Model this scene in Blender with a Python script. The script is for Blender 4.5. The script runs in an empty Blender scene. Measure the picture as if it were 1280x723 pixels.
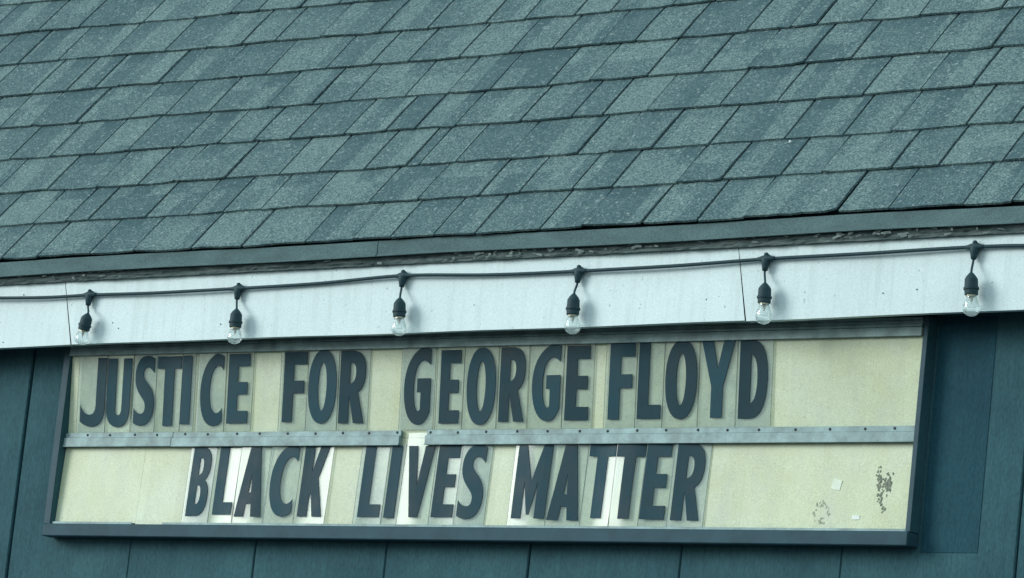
import bpy, math, random
import numpy as np
from mathutils import Vector, Matrix
from mathutils.geometry import delaunay_2d_cdt

rng = random.Random(11)
scene = bpy.context.scene
OZ = 2.62                      # height of the sign panel's lower edge above the ground

# ------------------------------------------------------------------ camera
cam_data = bpy.data.cameras.new('camera')
cam = bpy.data.objects.new('camera', cam_data)
scene.collection.objects.link(cam)
cam_data.sensor_width = 36.0
cam_data.lens = 154.71
cam_data.clip_start = 0.1
cam_data.clip_end = 2000
cam.matrix_world = Matrix(((0.781504, 0.02663, 0.623332, 9.0101),
                           (0.614989, -0.201143, -0.76245, -9.0596),
                           (0.105074, 0.9792, -0.173571, -1.4108 + OZ),
                           (0, 0, 0, 1)))
scene.camera = cam

# ------------------------------------------------------------------ sky, sun, exposure
SUN_EL, SUN_AZ = math.radians(19), math.radians(-131)      # azimuth from +Y towards +X
world = bpy.data.worlds.new('World')
scene.world = world
world.use_nodes = True
wn = world.node_tree.nodes
sky = wn.new('ShaderNodeTexSky')
sky.sky_type = 'NISHITA'
sky.sun_disc = False
sky.sun_elevation = SUN_EL
sky.sun_rotation = SUN_AZ
sky.air_density = 1.0
sky.dust_density = 0.6
sky.ozone_density = 1.0
wn['Background'].inputs['Strength'].default_value = 0.12
veil = wn.new('ShaderNodeMix')                 # thin even overcast over the clear sky
veil.data_type = 'RGBA'
veil.inputs[0].default_value = 0.86
veil.inputs[7].default_value = (4.6, 5.4, 5.65, 1)
world.node_tree.links.new(sky.outputs[0], veil.inputs[6])
world.node_tree.links.new(veil.outputs[2], wn['Background'].inputs['Color'])

sun_data = bpy.data.lights.new('sun', 'SUN')
sun = bpy.data.objects.new('sun', sun_data)
scene.collection.objects.link(sun)
sun_data.energy = 1.4
sun_data.angle = math.radians(26)
sun_data.color = (1.0, 0.97, 0.93)
to_sun = Vector((math.sin(SUN_AZ) * math.cos(SUN_EL), math.cos(SUN_AZ) * math.cos(SUN_EL), math.sin(SUN_EL)))
sun.rotation_euler = (-to_sun).to_track_quat('-Z', 'Y').to_euler()
sun.location = (-6, -8, 8)

scene.view_settings.view_transform = 'Standard'
scene.view_settings.look = 'None'
scene.view_settings.exposure = 0.62
scene.view_settings.gamma = 1.0
scene.view_settings.use_curve_mapping = False

# ------------------------------------------------------------------ materials
class NT:
    """Small wrapper to write node trees in few lines."""
    def __init__(s, name):
        s.m = bpy.data.materials.new(name); s.m.use_nodes = True
        s.t = s.m.node_tree; s.t.nodes.clear()
        s.out = s.t.nodes.new('ShaderNodeOutputMaterial')
        s.pos = s.n('ShaderNodeNewGeometry').outputs['Position']
    def n(s, kind, **kw):
        nd = s.t.nodes.new(kind)
        for k, v in kw.items(): setattr(nd, k, v)
        return nd
    def put(s, sock, v):
        if isinstance(v, bpy.types.NodeSocket): s.t.links.new(v, sock)
        elif v is not None:
            if sock.type == 'RGBA' and len(v) == 3: v = (*v, 1)
            sock.default_value = v
    def math(s, op, a, b=None, c=None, clamp=False):
        nd = s.n('ShaderNodeMath', operation=op, use_clamp=clamp)
        for i, v in enumerate((a, b, c)): s.put(nd.inputs[i], v)
        return nd.outputs[0]
    def vmul(s, v, k):
        nd = s.n('ShaderNodeVectorMath', operation='MULTIPLY')
        s.put(nd.inputs[0], v); s.put(nd.inputs[1], k); return nd.outputs[0]
    def sep(s, v):
        nd = s.n('ShaderNodeSeparateXYZ'); s.put(nd.inputs[0], v); return nd.outputs
    def comb(s, x, y, z):
        nd = s.n('ShaderNodeCombineXYZ')
        for i, v in enumerate((x, y, z)): s.put(nd.inputs[i], v)
        return nd.outputs[0]
    def noise(s, vec, scale, detail=2, rough=.5):
        nd = s.n('ShaderNodeTexNoise'); s.put(nd.inputs['Vector'], vec)
        nd.inputs['Scale'].default_value = scale; nd.inputs['Detail'].default_value = detail
        nd.inputs['Roughness'].default_value = rough
        return nd.outputs['Fac']
    def voro(s, vec, scale):
        nd = s.n('ShaderNodeTexVoronoi'); s.put(nd.inputs['Vector'], vec)
        nd.inputs['Scale'].default_value = scale
        return nd.outputs
    def white(s, vec):
        nd = s.n('ShaderNodeTexWhiteNoise'); s.put(nd.inputs['Vector'], vec); return nd.outputs['Value']
    def rng(s, v, a, b, c=0., d=1., smooth=False):
        nd = s.n('ShaderNodeMapRange')
        if smooth: nd.interpolation_type = 'SMOOTHSTEP'
        for i, q in enumerate((v, a, b, c, d)): s.put(nd.inputs[i], q)
        return nd.outputs[0]
    def mix(s, f, a, b, mode='MIX'):
        nd = s.n('ShaderNodeMix', data_type='RGBA', blend_type=mode)
        s.put(nd.inputs[0], f); s.put(nd.inputs[6], a); s.put(nd.inputs[7], b); return nd.outputs[2]
    def gain(s, col, k):
        nd = s.n('ShaderNodeVectorMath', operation='SCALE')
        s.put(nd.inputs[0], col); s.put(nd.inputs[3], k); return nd.outputs[0]
    def bump(s, h, strength=.3, dist=.002):
        nd = s.n('ShaderNodeBump'); nd.inputs['Strength'].default_value = strength
        nd.inputs['Distance'].default_value = dist; s.put(nd.inputs['Height'], h); return nd.outputs[0]
    def bsdf(s, color, rough=.6, normal=None, spec=.5, metal=0., **kw):
        b = s.n('ShaderNodeBsdfPrincipled')
        s.put(b.inputs['Base Color'], color); s.put(b.inputs['Roughness'], rough)
        s.put(b.inputs['Metallic'], metal); s.put(b.inputs['Specular IOR Level'], spec)
        if normal is not None: s.put(b.inputs['Normal'], normal)
        for k, v in kw.items(): s.put(b.inputs[k], v)
        return b.outputs[0]
    def done(s, shader):
        s.t.links.new(shader, s.out.inputs['Surface']); return s.m

def mat_shingle():
    t = NT('asphalt_shingle')
    oi = t.n('ShaderNodeObjectInfo').outputs['Random']
    uv = t.n('ShaderNodeUVMap'); uv.uv_map = 'tab'
    u, v, w = t.sep(uv.outputs[0])            # u: metres along the tab, v: 0 butt .. 1 head
    x, y, z = t.sep(t.pos)
    wob = t.math('MULTIPLY', t.math('SUBTRACT', t.noise(t.pos, 35, 3), .5), .018)
    xx = t.math('ADD', x, wob)
    cell = t.math('FLOOR', t.math('MULTIPLY', xx, 12.5))
    row = t.math('FLOOR', t.math('MULTIPLY', t.math('ADD', z, wob), 5.0))
    tone_tab = t.white(t.comb(t.math('MULTIPLY', oi, 91.7), 3.1, 0.))
    tone_band = t.white(t.comb(cell, t.math('MULTIPLY', oi, 57.3), row))
    k = t.math('ADD', t.rng(tone_tab, 0, 1, .86, 1.10), t.rng(tone_band, .52, .60, -.14, .17))
    # darker printed band across the head of some tabs
    hb = t.white(t.comb(cell, 7.7, t.math('MULTIPLY', oi, 31.)))
    vb = t.rng(t.math('ADD', v, t.math('MULTIPLY', wob, 9.)), .70, .76, 0, 1)
    k = t.math('SUBTRACT', k, t.math('MULTIPLY', t.math('MULTIPLY', t.math('GREATER_THAN', hb, .50), vb), .17))
    blot = t.noise(t.pos, 9, 4, .6)
    k = t.math('MULTIPLY', k, t.rng(blot, .25, .75, .88, 1.10))
    loss = t.noise(t.vmul(t.pos, (1, .5, .5)), 26, 5, .75)
    k = t.math('MULTIPLY', k, t.rng(loss, .60, .74, 1., .74))
    run = t.noise(t.comb(t.math('MULTIPLY', x, 9.), 0., t.math('MULTIPLY', z, 1.1)), 1., 4, .6)
    k = t.math('MULTIPLY', k, t.rng(run, .3, .7, .93, 1.06))
    g1 = t.noise(t.pos, 250, 3, .75)
    vo = t.voro(t.pos, 240)
    g2 = t.rng(t.sep(vo['Color'])[0], 0, 1, .58, 1.42)
    k = t.math('MULTIPLY', k, t.math('MULTIPLY', t.rng(g1, .3, .7, .60, 1.40), g2))
    fleck = t.math('GREATER_THAN', t.sep(vo['Color'])[1], .965)
    hue = t.noise(t.pos, 160, 1)
    col = t.mix(t.rng(k, .75, 1.2), (.064, .137, .160), (.124, .197, .195))
    col = t.mix(t.rng(hue, .4, .6, 0, .35), col, (.108, .158, .152))
    col = t.gain(col, t.rng(k, .5, 1.5, .72, 1.28))
    col = t.mix(t.math('MULTIPLY', fleck, .5), col, (.30, .40, .40))
    bigf = t.math('GREATER_THAN', t.sep(t.voro(t.pos, 130)['Color'])[0], .988)
    col = t.mix(t.math('MULTIPLY', bigf, .35), col, (.36, .46, .45))
    h = t.math('ADD', t.math('MULTIPLY', g1, .6), t.sep(vo['Color'])[0])
    return t.done(t.bsdf(col, .95, t.bump(h, .5, .0012), .15))

def mat_plain(name, col, rough=.6, var=.12, scale=30, grain=.06, spec=.4, bump=.15, metal=0., stretch=(1, 1, 1)):
    t = NT(name)
    p = t.vmul(t.pos, stretch)
    n = t.noise(p, scale, 4, .6)
    g = t.noise(t.pos, 380, 1)
    k = t.math('MULTIPLY', t.rng(n, .25, .75, 1 - var, 1 + var), t.rng(g, .3, .7, 1 - grain, 1 + grain))
    return t.done(t.bsdf(t.gain(t.comb(*col), k), rough, t.bump(t.math('ADD', n, t.math('MULTIPLY', g, .3)), bump, .002), spec, metal))

def mat_fascia():
    t = NT('white_fascia_paint')
    x, y, z = t.sep(t.pos)
    oi = t.n('ShaderNodeObjectInfo').outputs['Random']
    streak = t.noise(t.comb(t.math('MULTIPLY', x, 26.), 0., t.math('MULTIPLY', z, 1.6)), 1., 4, .65)
    s1 = t.rng(streak, .50, .74, 0, 1)
    fine = t.noise(t.pos, 260, 2, .7)
    blot = t.noise(t.pos, 6, 4, .6)
    spots = t.math('GREATER_THAN', t.noise(t.pos, 75, 1), .765)
    col = t.mix(t.rng(blot, .3, .75), (.665, .845, .865), (.61, .785, .805))
    col = t.mix(t.math('MULTIPLY', s1, .42), col, (.40, .52, .50))
    col = t.mix(t.math('MULTIPLY', spots, .5), col, (.22, .27, .25))
    col = t.gain(col, t.rng(fine, .3, .7, .91, 1.09))
    col = t.gain(col, t.rng(oi, 0, 1, .97, 1.03))
    return t.done(t.bsdf(col, .55, t.bump(t.math('ADD', streak, t.math('MULTIPLY', fine, .4)), .25, .003), .35))

def mat_wood():
    t = NT('weathered_eave_wood')
    p = t.vmul(t.pos, (5, 30, 30))
    n = t.noise(p, 2.2, 6, .7)
    n2 = t.noise(t.vmul(t.pos, (12, 40, 40)), 2., 4, .7)
    col = t.mix(t.rng(n, .35, .65), (.050, .085, .090), (.150, .205, .200))
    col = t.mix(t.rng(n2, .62, .72), col, (.24, .36, .37))
    return t.done(t.bsdf(col, .85, t.bump(n, .9, .008), .25))

def mat_wall(name, c0, c1):
    t = NT(name)
    x, y, z = t.sep(t.pos)
    g = t.noise(t.vmul(t.pos, (1, 1, .45)), 150, 3, .7)
    fib = t.noise(t.comb(t.math('MULTIPLY', x, 60.), 0., t.math('MULTIPLY', z, 5.)), 1., 3, .6)
    b = t.noise(t.pos, 3.5, 4, .6)
    k = t.math('MULTIPLY', t.rng(b, .25, .75, .80, 1.18), t.math('MULTIPLY', t.rng(g, .3, .7, .80, 1.20), t.rng(fib, .3, .7, .93, 1.07)))
    col = t.gain(t.mix(t.rng(b, .3, .7), c0, c1), k)
    return t.done(t.bsdf(col, .75, t.bump(t.math('ADD', g, fib), .5, .003), .15))

def mat_panel():
    t = NT('aged_cream_panel')
    x, y, z = t.sep(t.pos)
    oi = t.n('ShaderNodeObjectInfo').outputs['Random']
    b = t.noise(t.vmul(t.pos, (2.6, 1, 2.2)), 1.6, 5, .65)
    st = t.noise(t.comb(t.math('MULTIPLY', x, 11.), 0., t.math('MULTIPLY', z, 4.)), 1., 5, .65)
    dirt = t.noise(t.pos, 85, 5, .75)
    gr = t.noise(t.pos, 330, 1)
    col = t.mix(t.rng(b, .35, .65), (.615, .735, .565), (.53, .615, .40))
    col = t.mix(t.rng(st, .48, .74, 0, .55), col, (.47, .56, .47))
    col = t.mix(t.rng(dirt, .56, .74, 0, .5), col, (.33, .40, .32))
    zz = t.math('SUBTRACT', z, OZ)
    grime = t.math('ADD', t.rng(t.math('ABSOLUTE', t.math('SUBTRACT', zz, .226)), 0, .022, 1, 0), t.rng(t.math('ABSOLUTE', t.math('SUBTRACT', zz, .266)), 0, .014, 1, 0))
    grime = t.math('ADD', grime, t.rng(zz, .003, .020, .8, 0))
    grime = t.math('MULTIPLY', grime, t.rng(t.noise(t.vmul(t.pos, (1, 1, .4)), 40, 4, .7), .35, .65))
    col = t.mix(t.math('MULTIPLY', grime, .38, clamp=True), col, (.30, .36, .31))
    ghost = t.white(t.comb(t.math('FLOOR', t.math('MULTIPLY', x, 8.6)), t.math('FLOOR', t.math('MULTIPLY', zz, 4.06)), 2.))
    col = t.gain(col, t.rng(ghost, 0, 1, .945, 1.045))
    col = t.gain(col, t.rng(gr, .3, .7, .88, 1.12))
    col = t.gain(col, t.rng(oi, 0, 1, .95, 1.04))
    return t.done(t.bsdf(col, .45, t.bump(dirt, .12, .002), .3))

def mat_card(name, milky, tint, rough):
    t = NT(name)
    g = t.noise(t.pos, 22, 4, .6)
    g2 = t.noise(t.pos, 300, 1)
    fac = t.math('MULTIPLY', t.rng(g, .3, .7, milky * .7, milky * 1.3), t.rng(g2, .3, .7, .9, 1.1))
    tr = t.n('ShaderNodeBsdfTransparent'); tr.inputs[0].default_value = (.98, .995, .99, 1)
    di = t.n('ShaderNodeBsdfDiffuse'); di.inputs[0].default_value = (*tint, 1)
    gl = t.n('ShaderNodeBsdfGlossy'); gl.inputs['Roughness'].default_value = rough
    gl.inputs[0].default_value = (.56, .60, .60, 1)     # scratched, weathered face
    t.put(gl.inputs['Normal'], t.bump(t.noise(t.pos, 14, 2), .05, .004))
    m1 = t.n('ShaderNodeMixShader'); t.put(m1.inputs[0], fac)
    t.t.links.new(tr.outputs[0], m1.inputs[1]); t.t.links.new(di.outputs[0], m1.inputs[2])
    fr = t.n('ShaderNodeFresnel')              # same reflectance on either side of the thin sheet
    bf = t.n('ShaderNodeNewGeometry').outputs['Backfacing']
    t.put(fr.inputs[0], t.rng(bf, 0, 1, 1.42, 1 / 1.42))
    m2 = t.n('ShaderNodeMixShader'); t.put(m2.inputs[0], fr.outputs[0])
    t.t.links.new(m1.outputs[0], m2.inputs[1]); t.t.links.new(gl.outputs[0], m2.inputs[2])
    return t.done(m2.outputs[0])

def mat_letter():
    t = NT('dark_letter_vinyl')
    oi = t.n('ShaderNodeObjectInfo').outputs['Random']
    n = t.noise(t.pos, 11, 4, .6); g = t.noise(t.pos, 240, 2, .7)
    k = t.math('MULTIPLY', t.rng(oi, 0, 1, .80, 1.25), t.math('MULTIPLY', t.rng(n, .3, .7, .86, 1.14), t.rng(g, .3, .7, .88, 1.12)))
    return t.done(t.bsdf(t.gain(t.comb(.013, .056, .076), k), t.rng(n, .3, .7, .38, .6), t.bump(n, .1, .002), .12))

def mat_glass():
    t = NT('clear_bulb_glass')
    g = t.n('ShaderNodeBsdfGlass'); g.inputs['IOR'].default_value = 1.45; g.inputs['Roughness'].default_value = 0.
    tr = t.n('ShaderNodeBsdfTransparent'); tr.inputs[0].default_value = (.94, .98, .98, 1)
    m = t.n('ShaderNodeMixShader'); m.inputs[0].default_value = .45
    t.t.links.new(tr.outputs[0], m.inputs[1]); t.t.links.new(g.outputs[0], m.inputs[2])
    return t.done(m.outputs[0])

M = dict(
    navy=mat_wall('navy_wall_patch', (.013, .066, .094), (.017, .075, .100)),
    shingle=mat_shingle(), fascia=mat_fascia(), wood=mat_wood(), wall=mat_wall('dark_teal_wall_paint', (.030, .098, .124), (.040, .116, .136)), panel=mat_panel(),
    deck=mat_plain('dark_felt', (.018, .048, .058), .95, .3, 40),
    drip=mat_plain('grey_drip_metal', (.100, .172, .180), .85, .20, 9, .25, .15, .25, stretch=(1, 3, 3)),
    soffit=mat_plain('teal_soffit_paint', (.022, .085, .11), .7, .15, 8),
    frame=mat_plain('dark_teal_sign_frame', (.026, .078, .104), .6, .22, 14, .1, .2),
    alu=mat_plain('dull_aluminium', (.222, .345, .352), .55, .40, 22, .08, .5, .3, .1),
    edge=mat_plain('aluminium_edge', (.042, .092, .118), .6, .2, 16, .08, .2, .2),
    screw=mat_plain('rusty_screw', (.035, .060, .062), .7, .3, 200),
    letter=mat_letter(),
    rubber=mat_plain('dark_rubber', (.018, .056, .068), .6, .15, 60, .06, .25, .1),
    filament=mat_plain('bulb_stem', (.62, .66, .60), .3, .05, 30),
    brass=mat_plain('bulb_thread', (.35, .36, .28), .35, .1, 60, metal=.6),
    tape=mat_plain('white_tape', (.74, .84, .80), .5, .05, 60),
    tape2=mat_plain('faded_tape', (.68, .80, .68), .5, .08, 60),
    residue=mat_plain('dark_residue', (.19, .23, .18), .8, .4, 120),
    residue2=mat_plain('pale_residue', (.40, .46, .36), .8, .4, 120),
    flake=mat_plain('peeling_paint', (.27, .36, .35), .7, .35, 60),
    fleck=mat_plain('white_fleck', (.72, .82, .82), .7, .1, 60),
    asphalt=mat_plain('asphalt', (.055, .060, .062), .95, .25, 6, .25),
    card0=mat_card('clear_acrylic_card', .17, (.37, .51, .52), .16),
    card1=mat_card('hazed_acrylic_card', .23, (.42, .57, .58), .2),
    card2=mat_card('glossy_acrylic_card', .12, (.52, .69, .70), .15),
    card_edge=mat_plain('dirty_card_edge', (.11, .16, .155), .7, .3, 60),
    glass=mat_glass(),
)

# ------------------------------------------------------------------ object helpers
WL = {}
col = scene.collection
def link(o, parent, origin):
    col.objects.link(o)
    origin = Vector(origin)
    WL[o.name] = origin
    if parent is not None:
        o.parent = parent
        o.location = origin - WL[parent.name]
    else:
        o.location = origin
    return o

def tag(o, label=None, category=None, group=None, kind=None):
    for k, v in (('label', label), ('category', category), ('group', group), ('kind', kind)):
        if v: o[k] = v
    return o

def empty(name, origin, label=None, category=None, group=None, parent=None):
    o = bpy.data.objects.new(name, None); o.empty_display_size = .05
    link(o, parent, origin)
    return tag(o, label, category, group)

def obj(name, verts, faces, mat, parent=None, origin=None, smooth=False, uv=None):
    V = np.array([tuple(v) for v in verts], float)
    if origin is None:
        lo, hi = V.min(0), V.max(0); origin = ((lo[0] + hi[0]) / 2, (lo[1] + hi[1]) / 2, lo[2])
    me = bpy.data.meshes.new(name)
    me.from_pydata((V - np.array(origin)).tolist(), [], faces)
    me.validate()
    if uv is not None:
        lay = me.uv_layers.new(name='tab')
        for lp in me.loops: lay.data[lp.index].uv = uv[lp.vertex_index]
    if smooth:
        for p in me.polygons: p.use_smooth = True
    me.materials.append(mat or M['navy'])
    o = bpy.data.objects.new(name, me)
    return link(o, parent, origin)

class MB:
    def __init__(s): s.v = []; s.f = []; 
    def add(s, v, f):
        b = len(s.v); s.v += [tuple(q) for q in v]; s.f += [tuple(b + i for i in q) for q in f]
    def box(s, x0, x1, y0, y1, z0, z1, sl=0.):
        """Box; sl lets its z follow x (the eave is not quite level)."""
        v = [(x, y, z + sl * x) for x in (x0, x1) for y in (y0, y1) for z in (z0, z1)]
        s.add(v, [(0, 1, 3, 2), (4, 6, 7, 5), (0, 4, 5, 1), (2, 3, 7, 6), (0, 2, 6, 4), (1, 5, 7, 3)])
    def lathe(s, prof, base, axis, n=16, caps=True):
        """prof: (distance along axis, radius)."""
        ax = Vector(axis).normalized(); a = ax.orthogonal().normalized(); b = ax.cross(a)
        base = Vector(base); vs = []; fs = []
        for d, r in prof:
            for i in range(n):
                t = 2 * math.pi * i / n
                vs.append(base + ax * d + (a * math.cos(t) + b * math.sin(t)) * r)
        for k in range(len(prof) - 1):
            for i in range(n):
                j = (i + 1) % n
                fs.append((k * n + i, k * n + j, (k + 1) * n + j, (k + 1) * n + i))
        if caps:
            fs.append(tuple(range(n - 1, -1, -1))); fs.append(tuple((len(prof) - 1) * n + i for i in range(n)))
        s.add(vs, fs)
    def tube(s, pts, r, n=10):
        pts = [Vector(p) for p in pts]; vs = []; fs = []
        ref = Vector((0, 0, 1)) if abs((pts[1] - pts[0]).normalized().z) < .8 else Vector((1, 0, 0))
        for i, p in enumerate(pts):
            d = (pts[min(i + 1, len(pts) - 1)] - pts[max(i - 1, 0)]).normalized()
            a = d.cross(ref).normalized(); b = d.cross(a)
            for k in range(n):
                t = 2 * math.pi * k / n
                vs.append(p + (a * math.cos(t) + b * math.sin(t)) * r)
        for i in range(len(pts) - 1):
            for k in range(n):
                j = (k + 1) % n
                fs.append((i * n + k, (i + 1) * n + k, (i + 1) * n + j, i * n + j))
        fs.append(tuple(range(n))); fs.append(tuple((len(pts) - 1) * n + k for k in range(n - 1, -1, -1)))
        s.add(vs, fs)
    def build(s, name, mat, parent=None, origin=None, smooth=False):
        return obj(name, s.v, s.f, mat, parent, origin, smooth)

def bevel(o, w=.002, seg=1):
    m = o.modifiers.new('bevel', 'BEVEL'); m.width = w; m.segments = seg; m.limit_method = 'ANGLE'
    return o

# ------------------------------------------------------------------ ground
g = obj('ground', [(-300, -300, 0), (300, -300, 0), (300, 300, 0), (-300, 300, 0)], [(0, 1, 2, 3)], M['asphalt'], None, (0, 0, 0))
tag(g, kind='structure')

# ------------------------------------------------------------------ building: walls
X0, X1 = -4.6, 7.4                       # ends of the building
YW, YB = .016, 7.6                        # front and back wall
YF = -.11                                # front face of the fascia
TAU = .0092                              # the eave rises slightly towards the right
building = empty('building', (1.5, YW, 0), 'low dark teal building with grey shingled roof and white fascia', 'building')
wall_m = MB()
wall_m.box(X0, X1, YW + .018, YW + .14, 0, OZ + .62)
wall_m.box(X0, X0 + .14, YW + .142, YB - .002, 0, OZ + .62)
wall_m.box(X1 - .14, X1, YW + .142, YB - .002, 0, OZ + .62)
wall_m.box(X0, X1, YB, YB + .14, 0, OZ + .62)
wall = wall_m.build('wall', M['wall'], building, (1.5, YW + .05, 0))
grooves = [-.19 - .49 * i for i in range(8, 0, -1)] + [-.195, .29, .77, 1.25, 1.747, 2.245, 2.747, 3.261] + [3.261 + .49 * i for i in range(1, 9)]
edges = [X0] + [q for q in grooves if q > X0 + .1] + [X1]
for a, b in zip(edges[:-1], edges[1:]):
    mb = MB(); dy = rng.uniform(-.002, .002)
    ga = .0045 if abs(a + .195) < .01 else .0013; gb = .0045 if abs(b + .195) < .01 else .0013
    mb.box(a + ga, b - gb, YW + dy, YW + .0175, .06, OZ + .60)
    bevel(mb.build('wall_board', M['wall'], wall), .003)
mb = MB(); mb.box(2.982, 3.150, YW - .0034, YW - .0024, OZ - .050, OZ + .545)  # thin upright patch right of the sign, darker and bluer than the wall boards
bevel(mb.build('dark_wall_patch', None, wall), .002)

# ------------------------------------------------------------------ building: roof
TH = .8607
EX = np.array([1, 0, TAU]); ES = np.array([0, math.cos(TH), math.sin(TH)])
O = np.array([0, YF - .03, .7536 + OZ])
NR = np.cross(EX, ES); NR /= np.linalg.norm(NR)
def RP(a, s, n): return O + a * EX + s * ES + n * NR
SR = 5.0                                 # eave to ridge along the slope
roof_m = MB()
A, B, C_, D_ = RP(X0 - .3, .035, -.002), RP(X1 + .3, .035, -.002), RP(X1 + .3, SR, -.002), RP(X0 - .3, SR, -.002)
dn = NR * .03
roof_m.add([A, B, C_, D_, A - dn, B - dn, C_ - dn, D_ - dn], [(0, 1, 2, 3), (7, 6, 5, 4), (0, 4, 5, 1), (1, 5, 6, 2), (3, 7, 4, 0)])
yb = 2 * C_[1] - A[1]
roof_m.add([D_, C_, (C_[0], yb, B[2]), (D_[0], yb, A[2]), D_ - dn, C_ - dn, (C_[0], yb, B[2] - .04), (D_[0], yb, A[2] - .04)], [(0, 1, 2, 3), (7, 6, 5, 4), (2, 6, 7, 3)])
roof = roof_m.build('roof', M['deck'], building, tuple(RP(1.5, 0, -.03)))
gab = MB()
for x in (X0 + .02, X1 - .12):
    gab.add([(x + d, y, z) for d in (0, .1) for y, z in ((YW + .02, OZ + .622), (YB, OZ + .622), ((YW + YB) / 2, C_[2] - .12))],
            [(0, 1, 2), (5, 4, 3), (0, 3, 4, 1), (1, 4, 5, 2), (2, 5, 3, 0)])
gab.build('gable', M['wall'], building)

LINES = [[(-.23, .007), (1.698, .001), (3.291, .009)], [(-.363, .176), (1.589, .177), (3.207, .187)],
         [(-.495, .347), (1.485, .347), (3.126, .355)], [(-.639, .531), (1.372, .53), (3.041, .534)],
         [(-.78, .712), (1.266, .703), (2.957, .71)], [(-.926, .898), (1.152, .889), (2.868, .896)],
         [(-1.072, 1.086), (1.048, 1.062), (2.065, 1.066)], [(-1.218, 1.273), (-.328, 1.262), (.493, 1.254)],
         [(-1.369, 1.463), (-.992, 1.452), (-.634, 1.446)]]
SLITS = [[-.217, -.069, .142, .313, .54, .735, .968, 1.141, 1.279, 1.432, 1.579, 1.795, 1.934, 2.133, 2.312, 2.459, 2.745, 2.902, 3.121, 3.261],
         [-.393, -.219, -.084, .007, .24, .408, .541, .685, .856, 1.088, 1.267, 1.483, 1.619, 1.802, 1.933, 2.149, 2.292, 2.476, 2.606, 2.821, 2.964, 3.15],
         [-.519, -.293, -.087, .088, .224, .428, .638, .787, .962, 1.113, 1.159, 1.292, 1.475, 1.717, 1.823, 1.968, 2.155, 2.398, 2.584, 2.735, 2.958, 3.098],
         [-.594, -.416, -.228, -.089, .12, .273, .415, .555, .764, .92, 1.027, 1.173, 1.412, 1.589, 1.697, 1.845, 2.09, 2.282, 2.551, 2.733, 2.892, 3.065],
         [-.777, -.637, -.437, -.217, -.068, .11, .347, .523, .663, .875, 1.038, 1.194, 1.401, 1.545, 1.748, 1.935, 2.091, 2.274, 2.424, 2.669, 2.865],
         [-.983, -.776, -.622, -.501, -.403, -.232, .004, .211, .45, .625, .771, .965, 1.152, 1.305, 1.478, 1.602, 1.76, 1.981, 2.128, 2.215, 2.359, 2.549, 2.804],
         [-1.123, -.98, -.801, -.578, -.336, -.159, -.012, .125, .307, .546, .736, .955, 1.097, 1.283, 1.413, 1.636, 1.779, 1.93],
         [-1.266, -1.034, -.853, -.711, -.563, -.341, -.189, -.072, .103, .26, .461], [-1.445, -1.254, -1.029]]
def course_s(k, a):
    if k < len(LINES):
        l = LINES[k]; s = float(np.interp(a, [q[0] for q in l], [q[1] for q in l]))
    else:
        s = 1.452 + (k - 8) * .18
    return s + .0022 * math.sin(a * 7.3 + k * 2.1) + .0012 * math.sin(a * 23 + k)
NC = int((SR - 1.452) / .18) + 8
def tab_mesh(k, a0, a1, gap):
    """One shingle tab: a thin slab lying on the course below, butt edge raised and a little uneven."""
    n = max(2, int((a1 - a0) / .035)); V = []; F = []; UV = []
    lift = rng.uniform(-.001, .0025)
    x0, x1 = a0 + gap, a1 - gap
    slew = rng.uniform(-.0025, .0025); skew = rng.uniform(-.004, .004); curl = rng.choice((0, 0, 0, .0015, .003))
    for i in range(n + 1):
        a = x0 + (x1 - x0) * i / n
        sb = course_s(k, a) + rng.uniform(-.0016, .0016) + skew * (i / n - .5)
        st = course_s(k + 1, a) + .03
        up = .0118 + lift + rng.uniform(-.0008, .0008) + (curl if i in (0, n) else 0)
        for s, nt in ((sb, up - .0060), (sb, up), ((sb + st) / 2, up - .0040), (st, .0035)):
            aa = a + slew * (s - sb) / .2
            V.append(RP(aa, s, nt)); UV.append((a - x0, (s - sb) / (st - .03 - sb)))
        V.append(RP(a, st, -.001)); UV.append((a - x0, 1.1))
    m = 5
    for i in range(n):
        b = i * m
        for j in range(m - 1): F.append((b + j, b + m + j, b + m + j + 1, b + j + 1))
        F.append((b + 4, b + m + 4, b + m, b))
    F.append((0, 1, 2, 3, 4)); b = n * m; F.append((b + 4, b + 3, b + 2, b + 1, b))
    return V, F, UV
field = {'v': [], 'f': [], 'uv': []}
def add_field(V, F, UV):
    b = len(field['v']); field['v'] += V; field['uv'] += UV
    field['f'] += [tuple(b + i for i in q) for q in F]
for k in range(NC):
    known = SLITS[k] if k < len(SLITS) else []
    left = []; a = known[0] if known else 1.0
    while a > X0 - .25: a -= rng.choice((.14, .17, .2, .24)) * rng.uniform(.9, 1.1); left.append(max(a, X0 - .3))
    right = []; a = known[-1] if known else 1.0
    while a < X1 + .25: a += rng.choice((.14, .17, .2, .24)) * rng.uniform(.9, 1.1); right.append(min(a, X1 + .3))
    cuts = left[::-1] + (known if known else [1.0]) + right
    for i in range(len(cuts) - 1):
        a0, a1 = cuts[i], cuts[i + 1]
        if a1 - a0 < .02: continue
        shown = bool(known) and a1 > known[0] - .05 and a0 < known[-1] + .05
        mesh = tab_mesh(k, a0, a1, rng.uniform(.0028, .0046))
        if shown: obj('shingle', mesh[0], mesh[1], M['shingle'], roof, uv=mesh[2])
        else: add_field(*mesh)
fo = obj('shingle_field', field['v'], field['f'], M['shingle'], roof, uv=field['uv'])
tag(fo, kind='stuff')
rc = MB()
for i in range(int((X1 - X0 + .6) / .3)):
    x = X0 - .3 + i * .3; p = RP(x, SR, .012)
    rc.add([p + q for q in (np.array((0, -.13, -.13)), np.array((.31, -.13, -.125)), np.array((.31, 0, .02)), np.array((0, 0, .015)), np.array((.31, .13, -.125)), np.array((0, .13, -.13)))], [(0, 1, 2, 3), (3, 2, 4, 5)])
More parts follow.
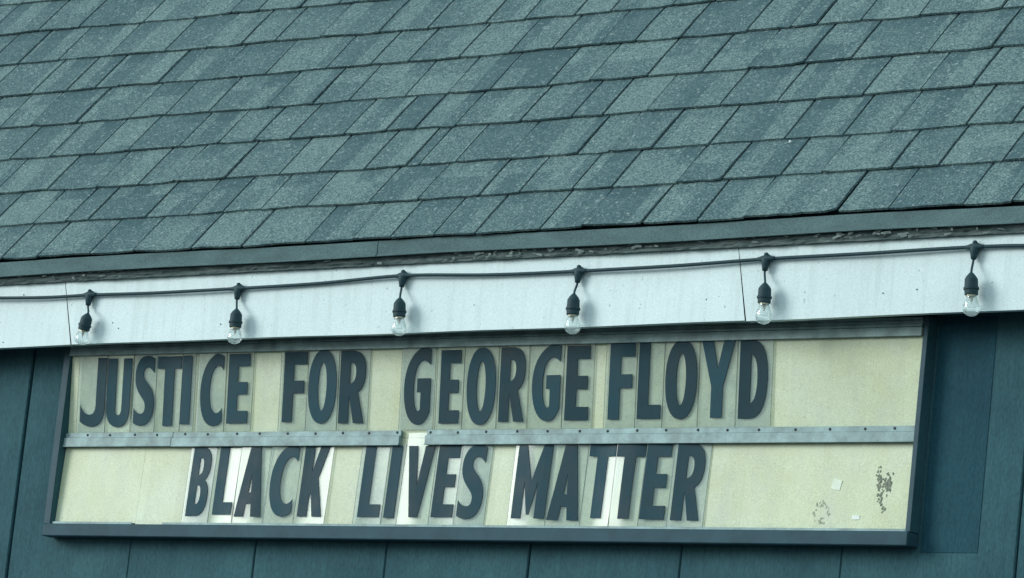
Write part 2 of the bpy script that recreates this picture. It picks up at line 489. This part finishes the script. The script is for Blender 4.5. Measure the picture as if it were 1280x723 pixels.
rc.build('ridge_cap', M['drip'], roof)

# metal drip edge in lengths, lapped
laps = [X0 - .3, -1.9, 1.215, 4.25, X1 + .3]
for i, (a, b) in enumerate(zip(laps[:-1], laps[1:])):
    mb = MB(); y = YF - .0200 - .0015 * (i % 2)
    n = 24
    prof = [(.10, .7600), (-.004, .7570), (-.0060, .7545), (-.0060, .7185), (-.0095, .7170), (-.0095, .7130), (-.0050, .7120), (-.0030, .7150), (-.0030, .745), (.10, .7570)]
    V = []; F = []
    for j in range(n + 1):
        x = a + (b + .012 - a) * j / n; w = .0016 * math.sin(x * 5.1) + rng.uniform(-.0006, .0006); w2 = rng.uniform(-.0012, .0012)
        for q, (dy, z) in enumerate(prof):
            V.append((x, y + dy + (w2 if z < .73 else 0), z + OZ + TAU * x + w))
    m = len(prof)
    for j in range(n):
        for q in range(m):
            r_ = (q + 1) % m
            F.append((j * m + q, j * m + r_, (j + 1) * m + r_, (j + 1) * m + q))
    F.append(tuple(range(m))); F.append(tuple(n * m + q for q in range(m - 1, -1, -1)))
    # the butt of the first course rests on it
    obj('drip_edge', V, F, M['drip'], roof)

# ------------------------------------------------------------------ building: eave boards and fascia
fascia = empty('fascia', (1.5, YF + .01, OZ + .5), parent=building)
n = 900; V = []; F = []; mrow = 7
depth = [[0.] * (n + 1) for _ in range(mrow)]
for q in range(mrow):
    c = 0.
    for j in range(n + 1):
        c = c * .82 + rng.gauss(0, .0011); depth[q][j] = c
for j in range(n + 1):
    x = X0 - .25 + (X1 - X0 + .5) * j / n
    for q in range(mrow):
        chip = .0035 if rng.random() < .05 else 0
        V.append((x, YF - .013 + max(-.003, min(.004, depth[q][j])) + chip, .6915 + .0305 * q / (mrow - 1) + OZ + TAU * x + rng.uniform(-.0008, .0008)))
    V.append((x, YF + .055, .730 + OZ + TAU * x)); V.append((x, YF + .055, .6915 + OZ + TAU * x))
m = mrow + 2
for j in range(n):
    for q in range(m): F.append((j * m + q, (j + 1) * m + q, (j + 1) * m + (q + 1) % m, j * m + (q + 1) % m))
F += [tuple(range(m - 1, -1, -1)), tuple(n * m + q for q in range(m))]
obj('eave_board', V, F, M['wood'], fascia)
fl = MB()
for i in range(170):
    zone = rng.choice(((1.45, 2.2), (1.5, 1.9), (2.45, 3.25), (2.6, 3.1), (-.05, .3), (-3, 6)))
    x = rng.uniform(*zone); z = rng.uniform(.694, .722) + OZ + TAU * x
    w, h = rng.uniform(.002, .014), rng.uniform(.0008, .0038); c = rng.uniform(.001, .005); t = rng.uniform(-.3, .3)
    y = YF - .0175
    q = [(-w, -h), (w, -h * .6), (w * .8, h), (-w * .7, h * .8)]
    P = [(x + dx * math.cos(t) - dz * math.sin(t), y - (c if dz > 0 else 0), z + dx * math.sin(t) + dz * math.cos(t)) for dx, dz in q]
    P += [(a_, b_ + .0008, c_) for a_, b_, c_ in P]
    fl.add(P, [(0, 1, 2, 3), (7, 6, 5, 4), (0, 4, 5, 1), (1, 5, 6, 2), (2, 6, 7, 3), (3, 7, 4, 0)])
tag(fl.build('paint_flakes', M['flake'], fascia), kind='stuff')

ZT, ZB = .6933 + OZ, .5029 + OZ
# (x at top, x at bottom) of the butt joints between the boards
joints = [(X0 - .25, X0 - .25), (-2.35, -2.35), (.022, .079), (2.425, 2.471), (4.9, 4.9), (X1 + .25, X1 + .25)]
boards = []
for i, (a, b) in enumerate(zip(joints[:-1], joints[1:])):
    V = []; n = 30; gap = .0012
    off = (0, 0, .0, .0, .0015)[i]; dz = (0, .0, .0, -.0015, 0)[i]
    for j in range(n + 1):
        t = j / n
        xt = a[0] + gap + (b[0] - a[0] - 2 * gap) * t; xb = a[1] + gap * 1.9 + (b[1] - a[1] - 3.8 * gap) * t
        w = .0025 * math.sin(xb * 1.7 + 1) + .0008 * math.sin(xb * 9.)
        wy = .0014 * math.sin(xb * 2.3 + i)
        for (x, y, z) in ((xt, YF + wy + off, ZT + dz), (xb, YF - wy + off, ZB + w + dz), (xb, YF + .02, ZB + w + dz), (xt, YF + .02, ZT + dz)):
            V.append((x, y, z + TAU * x))
    F = []
    for j in range(n):
        for q in range(4): F.append((j * 4 + q, j * 4 + (q + 1) % 4, (j + 1) * 4 + (q + 1) % 4, (j + 1) * 4 + q))
    F += [(3, 2, 1, 0), tuple(n * 4 + q for q in range(4))]
    fb = obj('fascia_board', V, F, M['fascia'], fascia)
    fb.data.materials.append(M['deck'])
    for p in fb.data.polygons:
        if abs(p.normal.x) > .7: p.material_index = 1
    boards.append(fb)
mb = MB(); mb.box(X0 - .2, X1 + .2, YF + .0212, YF + .052, OZ + .512, OZ + .688, TAU); mb.build('backing_board', M['deck'], fascia)
nails = [(-.14, .660, 1), (.235, .565, 2), (.26, .548, 2), (.655, .548, 2), (.69, .552, 2), (1.9, .70, 2), (2.86, .70, 3), (2.885, .557, 3), (2.985, .563, 3),
         (2.34, .56, 2), (1.32, .575, 2), (-.2, .52, 1)]
for x, z, b in nails:
    mb = MB(); mb.lathe([(-.004, .0018), (.001, .0018), (.0016, .001)], (x, YF - .0005, z + OZ + TAU * x), (0, -1, 0), 8)
    mb.build('nail_head', M['screw'], boards[b])
mb = MB(); mb.box(X0, X1, YF + .0205, YW + .017, .548, .562, TAU)
sof = mb.build('soffit', M['soffit'], building); sof.location.z += OZ

# ------------------------------------------------------------------ the sign
SW = 2.958                               # inside width
def Z(z): return z + OZ
sign = empty('letter_board_sign', (SW / 2, .07, Z(-.04)), 'long cream two-row letter board sign mounted on the dark teal wall', 'sign')
mb = MB(); mb.box(-.022, SW + .013, .0062, YW - .004, Z(-.004), Z(.536)); mb.build('back_box', M['frame'], sign)
def PU(z): return -.0005 - .0927 * (z - .285)       # the upper sheet leans out at its head,
def PL(z): return -.0070 + .0375 * (z - .025)       # the lower ones at their foot
def sheet_panel(xa, xb, za, zb_, P, off=0.):
    mb = MB()
    mb.add([(x, P(z) + off + d, Z(z)) for x in (xa, xb) for d in (0, .003) for z in (za, zb_)],
           [(0, 1, 3, 2), (4, 6, 7, 5), (0, 4, 5, 1), (2, 3, 7, 6), (0, 2, 6, 4), (1, 5, 7, 3)])
    return mb.build('back_panel', M['panel'], sign)
sheet_panel(.001, SW, .2465, .512, PU)
sheet_panel(.001, .3203, .002, .2445, PL, -.0003)
row2 = sheet_panel(.3206, SW, -.003, .2445, PL)
for xa, xb in ((-.026, 0.), (SW + .001, SW + .016)):
    mb = MB(); mb.box(xa, xb, -.0255, YW - .0035, Z(-.0045), Z(.54)); fs = mb.build('frame_side', M['wall'], sign)
    mb = MB(); mb.box(xa + .0005, xb - .0005, -.0275, -.0255, Z(-.004), Z(.539)); bevel(mb.build('edge_trim', M['edge'], fs), .0008)
mb = MB(); mb.box(-.006, SW + .019, -.042, -.0305, Z(-.042), Z(-.0055)); mb.box(-.026, SW + .017, -.030, YW - .0035, Z(-.040), Z(-.0065))
bevel(mb.build('frame_bottom', M['frame'], sign), .0025)
# top rail: plain lip below, ribbed profile above
mb = MB()
mb.box(.0005, SW + .0005, -.0330, -.0295, Z(.489), Z(.5125)); mb.box(.0005, SW + .0005, -.0360, -.0268, Z(.513), Z(.519)); mb.box(.0005, SW + .0005, -.031, -.0268, Z(.5195), Z(.530)); mb.box(.0005, SW + .0005, -.036, -.0268, Z(.5305), Z(.537))
bevel(mb.build('top_rail', M['alu'], sign), .0012)
mb = MB(); mb.box(-.0005, SW + .0005, -.0266, .006, Z(.516), Z(.5395)); mb.build('frame_top', M['frame'], sign)
# middle rail in lengths with a gap, screws along its upper flange
rails = []
for a, b, dz in ((.001, .4265, 0), (.4275, 1.276, -.001), (1.367, SW, 0)):
    mb = MB()
    mb.box(a, b, -.0085, .0002, Z(.2505 + dz), Z(.2655 + dz)); mb.box(a, b, -.0145, -.0005, Z(.2245 + dz), Z(.250 + dz)); mb.box(a, b, -.0165, -.0146, Z(.2230 + dz), Z(.2268 + dz))
    rails.append((a, b, bevel(mb.build('middle_rail', M['alu'], sign), .0012)))
for x in (.09, .179, .278, .365, .474, .561, .673, .758, .863, .966, 1.066, 1.161, 1.262, 1.38, 1.476, 1.574, 1.681, 1.784, 1.892, 1.985, 2.082, 2.176, 2.279, 2.373, 2.472, 2.586, 2.692, 2.799, 2.888):
    for a, b, r_ in rails:
        if a < x < b:
            mb = MB(); mb.lathe([(-.002, .0038), (.0012, .0038), (.0022, .0022)], (x, -.0085, Z(.2585 + rng.uniform(-.001, .001))), (0, -1, 0), 8)
            mb.build('screw', M['screw'], r_)
for a, b in ((.001, .318), (.437, SW)):
    mb = MB(); mb.box(a, b, -.0205, -.0185, Z(-.0052), Z(.0035)); mb.box(a, b, -.0184, .0002, Z(-.0052), Z(-.0035))
    bevel(mb.build('bottom_track', M['alu'], sign), .0008)

# marks on the lower panel
def blob(cx, cz, rx, rz, n=9, j=.55, y=.0009):
    P = []; t = rng.uniform(.0004, .0016)
    for i in range(n):
        a = 2 * math.pi * i / n; r = 1 - j * rng.random()
        P.append((cx + rx * r * math.cos(a), cz + rz * r * math.sin(a)))
    V = [(x, PL(z) + y - .0007 - t, Z(z)) for x, z in P] + [(x, PL(z) + y, Z(z)) for x, z in P]
    F = [tuple(range(n - 1, -1, -1))] + [(i, (i + 1) % n, n + (i + 1) % n, n + i) for i in range(n)]
    return V, F
mb = MB()
for i in range(60):
    t = rng.random()
    cx = 2.848 + .022 * t + rng.gauss(0, .005); cz = .155 - .10 * t + rng.gauss(0, .006)
    mb.add(*blob(cx, cz, rng.uniform(.0015, .0045), rng.uniform(.002, .006)))
for i in range(50):
    mb.add(*blob(2.880 + rng.gauss(0, .008), .118 + rng.gauss(0, .012), rng.uniform(.002, .006), rng.uniform(.003, .008), y=.0010))
mb.build('peeled_patch', M['residue'], row2)
mb = MB()
for i in range(40):
    a = rng.uniform(0, 6.3); r = rng.uniform(.5, 1)
    mb.add(*blob(2.687 + .026 * r * math.cos(a), .046 + .030 * r * math.sin(a), rng.uniform(.001, .0035), rng.uniform(.002, .006)))
mb.build('scuff_mark', M['residue2'], row2)
def scrap(cx, cz, w, h, rot, mat, label):
    mb = MB(); P = []
    for dx, dz in ((-w, -h), (-w * .2, -h * 1.1), (w, -h * .9), (w * .9, h * .3), (w * .95, h), (0, h * .95), (-w * .97, h * 1.05)):
        P.append((cx + dx * math.cos(rot) - dz * math.sin(rot), cz + dx * math.sin(rot) + dz * math.cos(rot)))
    n_ = len(P); V = [(x, PL(z) - .0012 - .0008 * (i == 4), Z(z)) for i, (x, z) in enumerate(P)] + [(x, PL(z) + .0002, Z(z)) for x, z in P]
    mb.add(V, [tuple(range(n_))] + [((i + 1) % n_, i, n_ + i, n_ + (i + 1) % n_) for i in range(n_)])
    tag(mb.build('tape_scrap', mat), label, 'tape', 'tape scraps on the sign')
scrap(2.726, .117, .014, .013, -.25, M['tape2'], 'squarish faded tape scrap stuck to the cream panel after the lower row')
scrap(2.795, .033, .012, .005, 0., M['tape'], 'small bright white tape strip by the bottom track of the sign')

# ------------------------------------------------------------------ letter cards
def bez(path, n=9):
    """Mini path: M/L points and C cubic curves, y up, unit box."""
    out = []
    for seg in path:
        if len(seg) == 2: out.append(seg)
        else:
            p0 = out[-1]; p1, p2, p3 = seg[0:2], seg[2:4], seg[4:6]
            for i in range(1, n + 1):
                t = i / n; u = 1 - t
                out.append(tuple(u**3 * p0[q] + 3 * u * u * t * p1[q] + 3 * u * t * t * p2[q] + t**3 * p3[q] for q in (0, 1)))
    return out
def ell(cx, cy, rx, ry, n=36, e=.90):
    f = lambda v: math.copysign(abs(v) ** e, v)
    return [(cx + rx * f(math.cos(2 * math.pi * i / n)), cy + ry * f(math.sin(2 * math.pi * i / n))) for i in range(n)]
S_, T_ = .18, .40
GLYPH = {
 'I': [[(0, 0), (1, 0), (1, 1), (0, 1)]],
 'L': [[(0, 0), (1, 0), (1, S_), (.46, S_), (.46, 1), (0, 1)]],
 'E': [[(0, 0), (1, 0), (1, S_), (.46, S_), (.46, .415), (.93, .415), (.93, .595), (.46, .595), (.46, 1 - S_), (1, 1 - S_), (1, 1), (0, 1)]],
 'F': [[(0, 0), (.44, 0), (.44, .41), (.92, .41), (.92, .59), (.44, .59), (.44, 1 - S_), (1, 1 - S_), (1, 1), (0, 1)]],
 'T': [[(.30, 0), (.70, 0), (.70, 1 - S_), (1, 1 - S_), (1, 1), (0, 1), (0, 1 - S_), (.30, 1 - S_)]],
 'O': [ell(.5, .5, .5, .5), ell(.5, .5, .155, .325, 24, 1.)],
 'C': [bez([(1, .96), (.88, 1.0, .72, 1.02, .60, .995), (.25, .93, 0, .75, 0, .48), (0, .18, .25, 0, .62, 0), (.76, 0, .90, .02, 1, .065), (1, .25), (.92, .20, .83, .175, .74, .18), (.52, .19, .41, .31, .41, .5), (.41, .70, .54, .82, .74, .835), (.84, .84, .93, .81, 1, .77)])],
 'G': [bez([(.98, .975), (.86, 1.0, .72, 1.015, .60, .99), (.25, .92, 0, .75, 0, .48), (0, .18, .25, 0, .58, 0), (.76, 0, .9, .06, 1, .17), (1, .60), (.5, .60), (.5, .42), (.64, .42), (.64, .20), (.60, .175, .56, .175, .53, .18), (.42, .21, .37, .34, .37, .5), (.37, .70, .50, .82, .70, .83), (.80, .83, .90, .80, .98, .77)])],
 'S': [bez([(.95, .955), (.84, .99, .72, 1, .60, 1), (.25, 1, .03, .88, .03, .71), (.03, .56, .20, .49, .36, .42), (.50, .365, .58, .33, .58, .265), (.58, .20, .50, .172, .39, .172), (.25, .172, .12, .20, .02, .25), (.02, .045), (.14, .01, .28, 0, .42, 0), (.77, 0, 1, .11, 1, .295), (1, .46, .85, .53, .66, .605), (.51, .66, .44, .69, .44, .74), (.44, .80, .52, .832, .63, .832), (.74, .832, .85, .80, .95, .75)])],
 'J': [bez([(.62, 1), (1, 1), (1, .28), (1, .10, .80, 0, .48, 0), (.28, 0, .12, .03, 0, .08), (0, .32), (.08, .22, .22, .175, .38, .175), (.54, .175, .62, .22, .62, .33)])],
 'U': [bez([(0, 1), (.36, 1), (.36, .28), (.36, .20, .42, .175, .5, .175), (.58, .175, .64, .20, .64, .28), (.64, 1), (1, 1), (1, .28), (1, .10, .82, 0, .5, 0), (.18, 0, 0, .10, 0, .28)])],
 'R': [bez([(0, 0), (0, 1), (.46, 1), (.82, 1, 1, .9, 1, .72), (1, .56, .91, .475, .72, .43), (1, 0), (.60, 0), (.40, .37), (.39, .37), (.39, 0)]),
       bez([(.39, .545), (.39, .83), (.45, .83), (.56, .83, .63, .79, .63, .70), (.63, .60, .54, .545, .39, .545)])],
 'D': [bez([(0, 0), (0, 1), (.40, 1), (.82, 1, 1, .80, 1, .5), (1, .20, .82, 0, .40, 0)]),
       bez([(.40, .19), (.40, .81), (.56, .79, .64, .68, .64, .5), (.64, .32, .56, .21, .40, .19)])],
 'B': [bez([(0, 0), (0, 1), (.48, 1), (.82, 1, .97, .9, .97, .76), (.97, .63, .88, .56, .75, .525), (.92, .49, 1, .40, 1, .27), (1, .10, .80, 0, .50, 0)]),
       bez([(.40, .60), (.40, .84), (.48, .84), (.57, .84, .61, .79, .61, .72), (.61, .64, .55, .60, .40, .60)]),
       bez([(.40, .17), (.40, .45), (.48, .45), (.58, .45, .63, .39, .63, .31), (.63, .22, .56, .17, .40, .17)])],
 'Y': [[(0, 1), (.34, 1), (.50, .63), (.67, 1), (1, 1), (.67, .40), (.67, 0), (.33, 0), (.33, .40)]],
 'V': [[(0, 1), (.36, 1), (.50, .44), (.66, 1), (1, 1), (.67, 0), (.35, 0)]],
 'A': [[(0, 0), (.33, 1), (.69, 1), (1, 0), (.64, 0), (.595, .18), (.405, .18), (.36, 0)], [(.445, .345), (.555, .345), (.50, .62)]],
 'K': [[(0, 0), (0, 1), (.38, 1), (.38, .62), (.62, 1), (1, 1), (.66, .54), (1, 0), (.60, 0), (.43, .345), (.38, .265), (.38, 0)]],
 'M': [[(0, 0), (0, 1), (.25, 1), (.50, .50), (.75, 1), (1, 1), (1, 0), (.70, 0), (.70, .50), (.54, .05), (.46, .05), (.30, .50), (.30, 0)]],
}
def inside(x, y, loops):
    c = False
    for lp in loops:
        j = len(lp) - 1
        for i in range(len(lp)):
            (xi, yi), (xj, yj) = lp[i], lp[j]
            if (yi > y) != (yj > y) and x < (xj - xi) * (y - yi) / (yj - yi) + xi: c = not c
            j = i
    return c
def glyph_mesh(ch, x0, x1, z0, z1, surf):
    """Cut the letter out of a 1.2 mm sheet that follows the card's bow."""
    loops = GLYPH[ch]; pts = []; ed = []
    for lp in loops:
        dense = []
        for i in range(len(lp)):
            p, q = lp[i], lp[(i + 1) % len(lp)]
            m = max(1, int(math.hypot((q[0] - p[0]) * (x1 - x0), (q[1] - p[1]) * (z1 - z0)) / .02))
            for t in range(m): dense.append((p[0] + (q[0] - p[0]) * t / m, p[1] + (q[1] - p[1]) * t / m))
        b = len(pts); pts += [Vector(q) for q in dense]; ed += [(b + i, b + (i + 1) % len(dense)) for i in range(len(dense))]
    nx = 5
    for i in range(1, nx):
        for j in range(1, 11):
            x, y = i / nx + .017, j / 11 + .006
            if inside(x, y, loops): pts.append(Vector((x, y)))
    r = delaunay_2d_cdt(pts, ed, [], 0, 1e-6)
    P = [(p.x, p.y) for p in r[0]]; tris = []
    for f in r[2]:
        cx = sum(P[i][0] for i in f) / 3; cy = sum(P[i][1] for i in f) / 3
        if inside(cx, cy, loops): tris.append(tuple(f))
    W = lambda p, d: (x0 + p[0] * (x1 - x0), surf(x0 + p[0] * (x1 - x0), z0 + p[1] * (z1 - z0)) - d, Z(z0 + p[1] * (z1 - z0)))
    n_ = len(P)
    V = [W(p, .0024) for p in P] + [W(p, .0011) for p in P]
    F = list(tris) + [tuple(n_ + i for i in t[::-1]) for t in tris]
    cnt = {}
    for t in tris:
        for e in ((t[0], t[1]), (t[1], t[2]), (t[2], t[0])): cnt[e] = 1
    for a, b in cnt:
        if (b, a) not in cnt: F.append((b, a, n_ + a, n_ + b))
    return V, F

UP = [('J',.050,.147,.284,.483),('U',.154,.246,.282,.480),('S',.260,.340,.285,.486),('T',.350,.442,.284,.483),('I',.446,.482,.288,.484),('C',.519,.605,.282,.486),('E',.624,.703,.289,.485),
      ('F',.834,.916,.291,.487),('O',.926,1.029,.286,.492),('R',1.042,1.133,.286,.487),
      ('G',1.274,1.368,.280,.491),('E',1.402,1.471,.283,.482),('O',1.495,1.595,.278,.487),('R',1.609,1.696,.286,.486),('G',1.720,1.816,.286,.491),('E',1.835,1.912,.288,.486),
      ('F',1.979,2.061,.289,.490),('L',2.075,2.150,.290,.494),('O',2.163,2.265,.288,.496),('Y',2.276,2.384,.291,.492),('D',2.400,2.489,.288,.491)]
LO = [('B',.515,.589,.023,.221),('L',.616,.688,.028,.226),('A',.702,.801,.022,.223),('C',.825,.911,.023,.226),('K',.935,1.024,.024,.225),
      ('L',1.156,1.231,.024,.223),('I',1.250,1.285,.022,.222),('V',1.307,1.400,.024,.222),('E',1.417,1.490,.025,.224),('S',1.506,1.587,.020,.225),
      ('M',1.695,1.807,.023,.223),('A',1.818,1.919,.019,.221),('T',1.933,2.018,.026,.227),('T',2.025,2.115,.024,.226),('E',2.124,2.199,.023,.226),('R',2.223,2.311,.021,.225)]
ORD = ['first', 'second', 'third', 'fourth', 'fifth', 'sixth', 'seventh']
WORDS = {'upper': (7, 3, 6, 5), 'lower': (5, 5, 6)}
# how each card is bowed: (about its upright, about its level axis), twist; material
BOW = {('lower', 0): (.0010, .0006, .0, 1, .0), ('lower', 1): (-.0022, .0002, .0008, 2, -.01), ('lower', 2): (.0030, .0004, .0010, 2, .02), ('lower', 4): (-.0024, -.0006, .0010, 2, .0),
       ('lower', 5): (-.0012, .0006, .0, 1, .04), ('lower', 7): (.0024, -.0004, -.0008, 2, .0), ('lower', 8): (-.0012, .0004, .0, 1, .02), ('lower', 10): (.0034, .0010, .0016, 2, .01),
       ('lower', 12): (-.0034, -.0004, .0008, 2, .01), ('lower', 13): (.0030, .0010, .0016, 2, .02), ('upper', 0): (-.0016, .0010, .0, 1, 0.), ('upper', 1): (-.0022, .0006, .0015, 2, 0.),
       ('upper', 2): (.0018, -.0008, .0, 1, 0.), ('upper', 3): (-.0022, .0008, .001, 0, 0.)}
def card(row, idx, ch, x0, x1, z0, z1, nxt, prv, label):
    if row == 'upper':
        zb, zt = .2668, .4965
        plane = lambda z: PU(z) - .004
    else:
        zb, zt = -.0005, .2275
        plane = lambda z: PL(z) - .004
    if (row, idx) == ('lower', 7): zt = .2585; 
    a = x0 - min(.014, max(.0035, (x0 - prv) / 2 - .0008)); b = x1 + min(.014, max(.0035, (nxt - x1) / 2 - .0008))
    h, v, tw, mi, tx = BOW.get((row, idx), (rng.uniform(-.0007, .0007), rng.uniform(-.0008, .0006), rng.uniform(-.0008, .0008), rng.choice((0, 0, 1)), rng.uniform(.05, .075) if row == 'lower' else rng.uniform(-.02, .02)))
    xc, zc, hx, hz = (a + b) / 2, (zb + zt) / 2, (b - a) / 2, (zt - zb) / 2
    def raw(x, z):
        p, q = (x - xc) / hx, (z - zc) / hz
        return h * (p * p - .5) + v * (q * q - .5) + tw * p * q + tx * (x - xc)
    big = max(raw(x, z) for x in (a, (a + xc) / 2, xc, (b + xc) / 2, b) for z in (zb, zc, zt))
    sh = min(0., .0018 - big)
    surf = lambda x, z: plane(z) + raw(x, z) + sh
    root = empty('letter_card', (xc, surf(xc, zb), Z(zb)), label, 'letter', 'letter cards on the sign')
    nx, nz = 8, 10; V = []; F = []
    for d in (0, .0016):
        for j in range(nz + 1):
            for i in range(nx + 1):
                x = a + (b - a) * i / nx; z = zb + (zt - zb) * j / nz
                V.append((x, surf(x, z) - .0010 + d, Z(z)))
    n_ = (nx + 1) * (nz + 1)
    for j in range(nz):
        for i in range(nx):
            q = j * (nx + 1) + i
            F.append((q, q + 1, q + nx + 2, q + nx + 1)); F.append((n_ + q, n_ + q + nx + 1, n_ + q + nx + 2, n_ + q + 1))
    ring = [i for i in range(nx + 1)] + [j * (nx + 1) + nx for j in range(1, nz + 1)] + [nz * (nx + 1) + i for i in range(nx - 1, -1, -1)] + [j * (nx + 1) for j in range(nz - 1, 0, -1)]
    b0 = len(V); V += [V[p] for p in ring] + [V[n_ + p] for p in ring]; m_ = len(ring)
    for i in range(m_): F.append((b0 + (i + 1) % m_, b0 + i, b0 + m_ + i, b0 + m_ + (i + 1) % m_))
    sheet = obj('sheet', V, F, M['card%d' % mi], root)
    sheet.data.materials.append(M['card_edge'])
    for p in sheet.data.polygons[nx * nz * 2:]: p.material_index = 1
    for p in sheet.data.polygons[:nx * nz * 2]: p.use_smooth = True
    gv, gf = glyph_mesh(ch, x0, x1, z0, z1, surf)
    obj('letter', gv, gf, M['letter'], root)
for row, LST in (('upper', UP), ('lower', LO)):
    i = 0
    for wi, cnt in enumerate(WORDS[row]):
        for li in range(cnt):
            ch, x0, x1, z0, z1 = LST[i]
            prv = LST[i - 1][2] if i else -1; nxt = LST[i + 1][1] if i + 1 < len(LST) else 9
            card(row, i, ch, x0, x1, z0, z1, nxt, prv, 'dark letter %s on clear card, %s in the %s word of the %s row' % (ch, ORD[li], ORD[wi], row))
            i += 1

# ------------------------------------------------------------------ string lights
string = empty('string_lights', (1.5, YF - .004, Z(.64)), 'black cord of clear bulbs strung along the white fascia', 'string lights')
HANG = [((.14, .649), (.161, .590), (.151, .541), (.147, .499)), ((.718, .652), (.737, .589), (.740, .536), (.742, .490)),
        ((1.318, .671), (1.331, .605), (1.336, .552), (1.342, .501)), ((1.923, .666), (1.929, .601), (1.932, .544), (1.938, .493)),
        ((2.525, .680), (2.542, .613), (2.545, .560), (2.549, .506)), ((3.152, .690), (3.160, .621), (3.166, .565), (3.171, .512))]
YC = YF - .012
way = [(-4.8, .63), (-3., .625), (-1.6, .64), (-.8, .64), (-.46, .655), (-.225, .649), (-.027, .646)]
nodes = [h[0] for h in HANG]
mids = [(.418, .648), (1.02, .659), (1.616, .665), (2.228, .670), (2.849, .684)]
for i, nd in enumerate(nodes):
    way.append(nd)
    if i < 5: way.append(mids[i])
way += [(3.295, .689), (3.47, .681), (3.80, .70), (4.4, .69), (5.5, .70), (7.4, .72)]
# smooth the way points (Catmull-Rom)
cp = []
for i in range(len(way) - 1):
    p0, p1, p2, p3 = way[max(i - 1, 0)], way[i], way[i + 1], way[min(i + 2, len(way) - 1)]
    for k in range(10):
        t = k / 10
        z = .5 * (2 * p1[1] + (p2[1] - p0[1]) * t + (2 * p0[1] - 5 * p1[1] + 4 * p2[1] - p3[1]) * t * t + (3 * p1[1] - p0[1] - 3 * p2[1] + p3[1]) * t ** 3)
        x = p1[0] + (p2[0] - p1[0]) * t
        cp.append((x, YC + .002 * math.sin(x * 8), Z(z)))
mb = MB(); mb.tube(cp, .0047, 10); mb.build('cord', M['rubber'], string, smooth=True)
for (cx, cz), top, bot, tip in HANG:
    c = Vector((cx, YC, Z(cz)))
    mb = MB()
    dx = Vector((1, 0, .012))
    mb.lathe([(-.027, .0052), (-.020, .0058), (-.012, .0085), (0, .0105), (.012, .0085), (.020, .0058), (.027, .0052)], c, dx, 14)
    mb.lathe([(-.016, .0035), (-.013, .0060), (-.004, .0068), (.004, .0115), (.014, .0105), (.024, .0082), (.031, .0070), (.032, .004)], c + Vector((0, -.001, 0)), (0, 0, -1), 14)
    mb.lathe([(0, .0020), (.014, .0020)], c + Vector((0, 0, .012)), (0, 1, 0), 8)     # nail into the fascia
    mb.build('cord_connector', M['rubber'], string, smooth=True)
    YS = YF - .030
    a = c + Vector((0, -.001, -.030)); t = Vector((top[0], YS, Z(top[1]))); b = Vector((bot[0], YS, Z(bot[1]))); e = Vector((tip[0], YS, Z(tip[1])))
    ax = (b - t).normalized()
    p1 = a + Vector((0, 0, -.014)); p2 = t - ax * .012
    pts = []
    for k in range(9):
        s = k / 8; u = 1 - s
        pts.append(a * u**3 + p1 * (3 * u * u * s) + p2 * (3 * u * s * s) + (t + ax * .003) * s**3)
    mb = MB(); mb.tube(pts, .0030, 8); mb.build('drop_wire', M['rubber'], string, smooth=True)
    L = (b - t).length
    k_ = L / .055
    mb = MB()
    mb.lathe([(-.001, .0035), (.002, .0065), (.009 * k_, .0125), (.016 * k_, .0165), (.036 * k_, .0172), (.0365 * k_, .0195), (.0415 * k_, .0195), (.042 * k_, .0172), (.054 * k_, .0168), (.055 * k_, .0140)], t, ax, 20)
    mb.build('socket', M['rubber'], string, smooth=False)
    bx = (e - b).normalized(); bl = (e - b).length; q = bl / .050
    outer = [(-.004, .0130), (.002, .0132), (.008, .0150), (.016, .0178), (.024, .0203), (.031, .0214), (.037, .0206), (.042, .0180), (.046, .0138), (.049, .0078), (.050, .0008)]
    inner = [(d * .985 if d > 0 else d, max(r_ - .0011, .0003)) for d, r_ in outer]
    mb = MB()
    mb.lathe([(d * q, r_) for d, r_ in outer], b, bx, 24, caps=False)
    mb.lathe([(d * q, r_) for d, r_ in inner[::-1]], b, bx, 24, caps=False)
    bulb = mb.build('bulb', M['glass'], string, smooth=True)
    mb = MB()
    mb.lathe([(-.004, .0128), (.0045, .0128), (.005, .009)], b, bx, 16); mb.build('thread', M['brass'], bulb, smooth=False)
    mb = MB(); sd = bx.orthogonal().normalized()
    mb.lathe([(.004, .0045), (.014, .0030), (.020, .0014)], b, bx, 10)
    for sg in (-1, 1): mb.tube([b + bx * .018, b + bx * .026 + sd * .006 * sg, b + bx * .031 + sd * .008 * sg], .0005, 6)
    mb.tube([b + bx * .031 + sd * .008 * s_ for s_ in (-1, -.5, 0, .5, 1)], .0006, 6)
    mb.build('filament', M['filament'], bulb)

# ------------------------------------------------------------------ white flecks lying on the roof
def fleck(a, s, w, label):
    mb = MB(); pts = []
    for i in range(7):
        t = 2 * math.pi * i / 7; r = w * rng.uniform(.6, 1.)
        pts.append((r * math.cos(t), r * math.sin(t)))
    n0 = .0115
    V = [RP(a + x, s + y, n0) for x, y in pts] + [RP(a + x * .7, s + y * .7, n0 + .0035) for x, y in pts]
    mb.add(V, [tuple(range(6, -1, -1)), tuple(range(7, 14))] + [(i, (i + 1) % 7, 7 + (i + 1) % 7, 7 + i) for i in range(7)])
    tag(mb.build('white_fleck', M['fleck']), label, 'debris')
fleck(2.428, .332, .0055, 'small white chip lying on the grey shingles below a course edge')
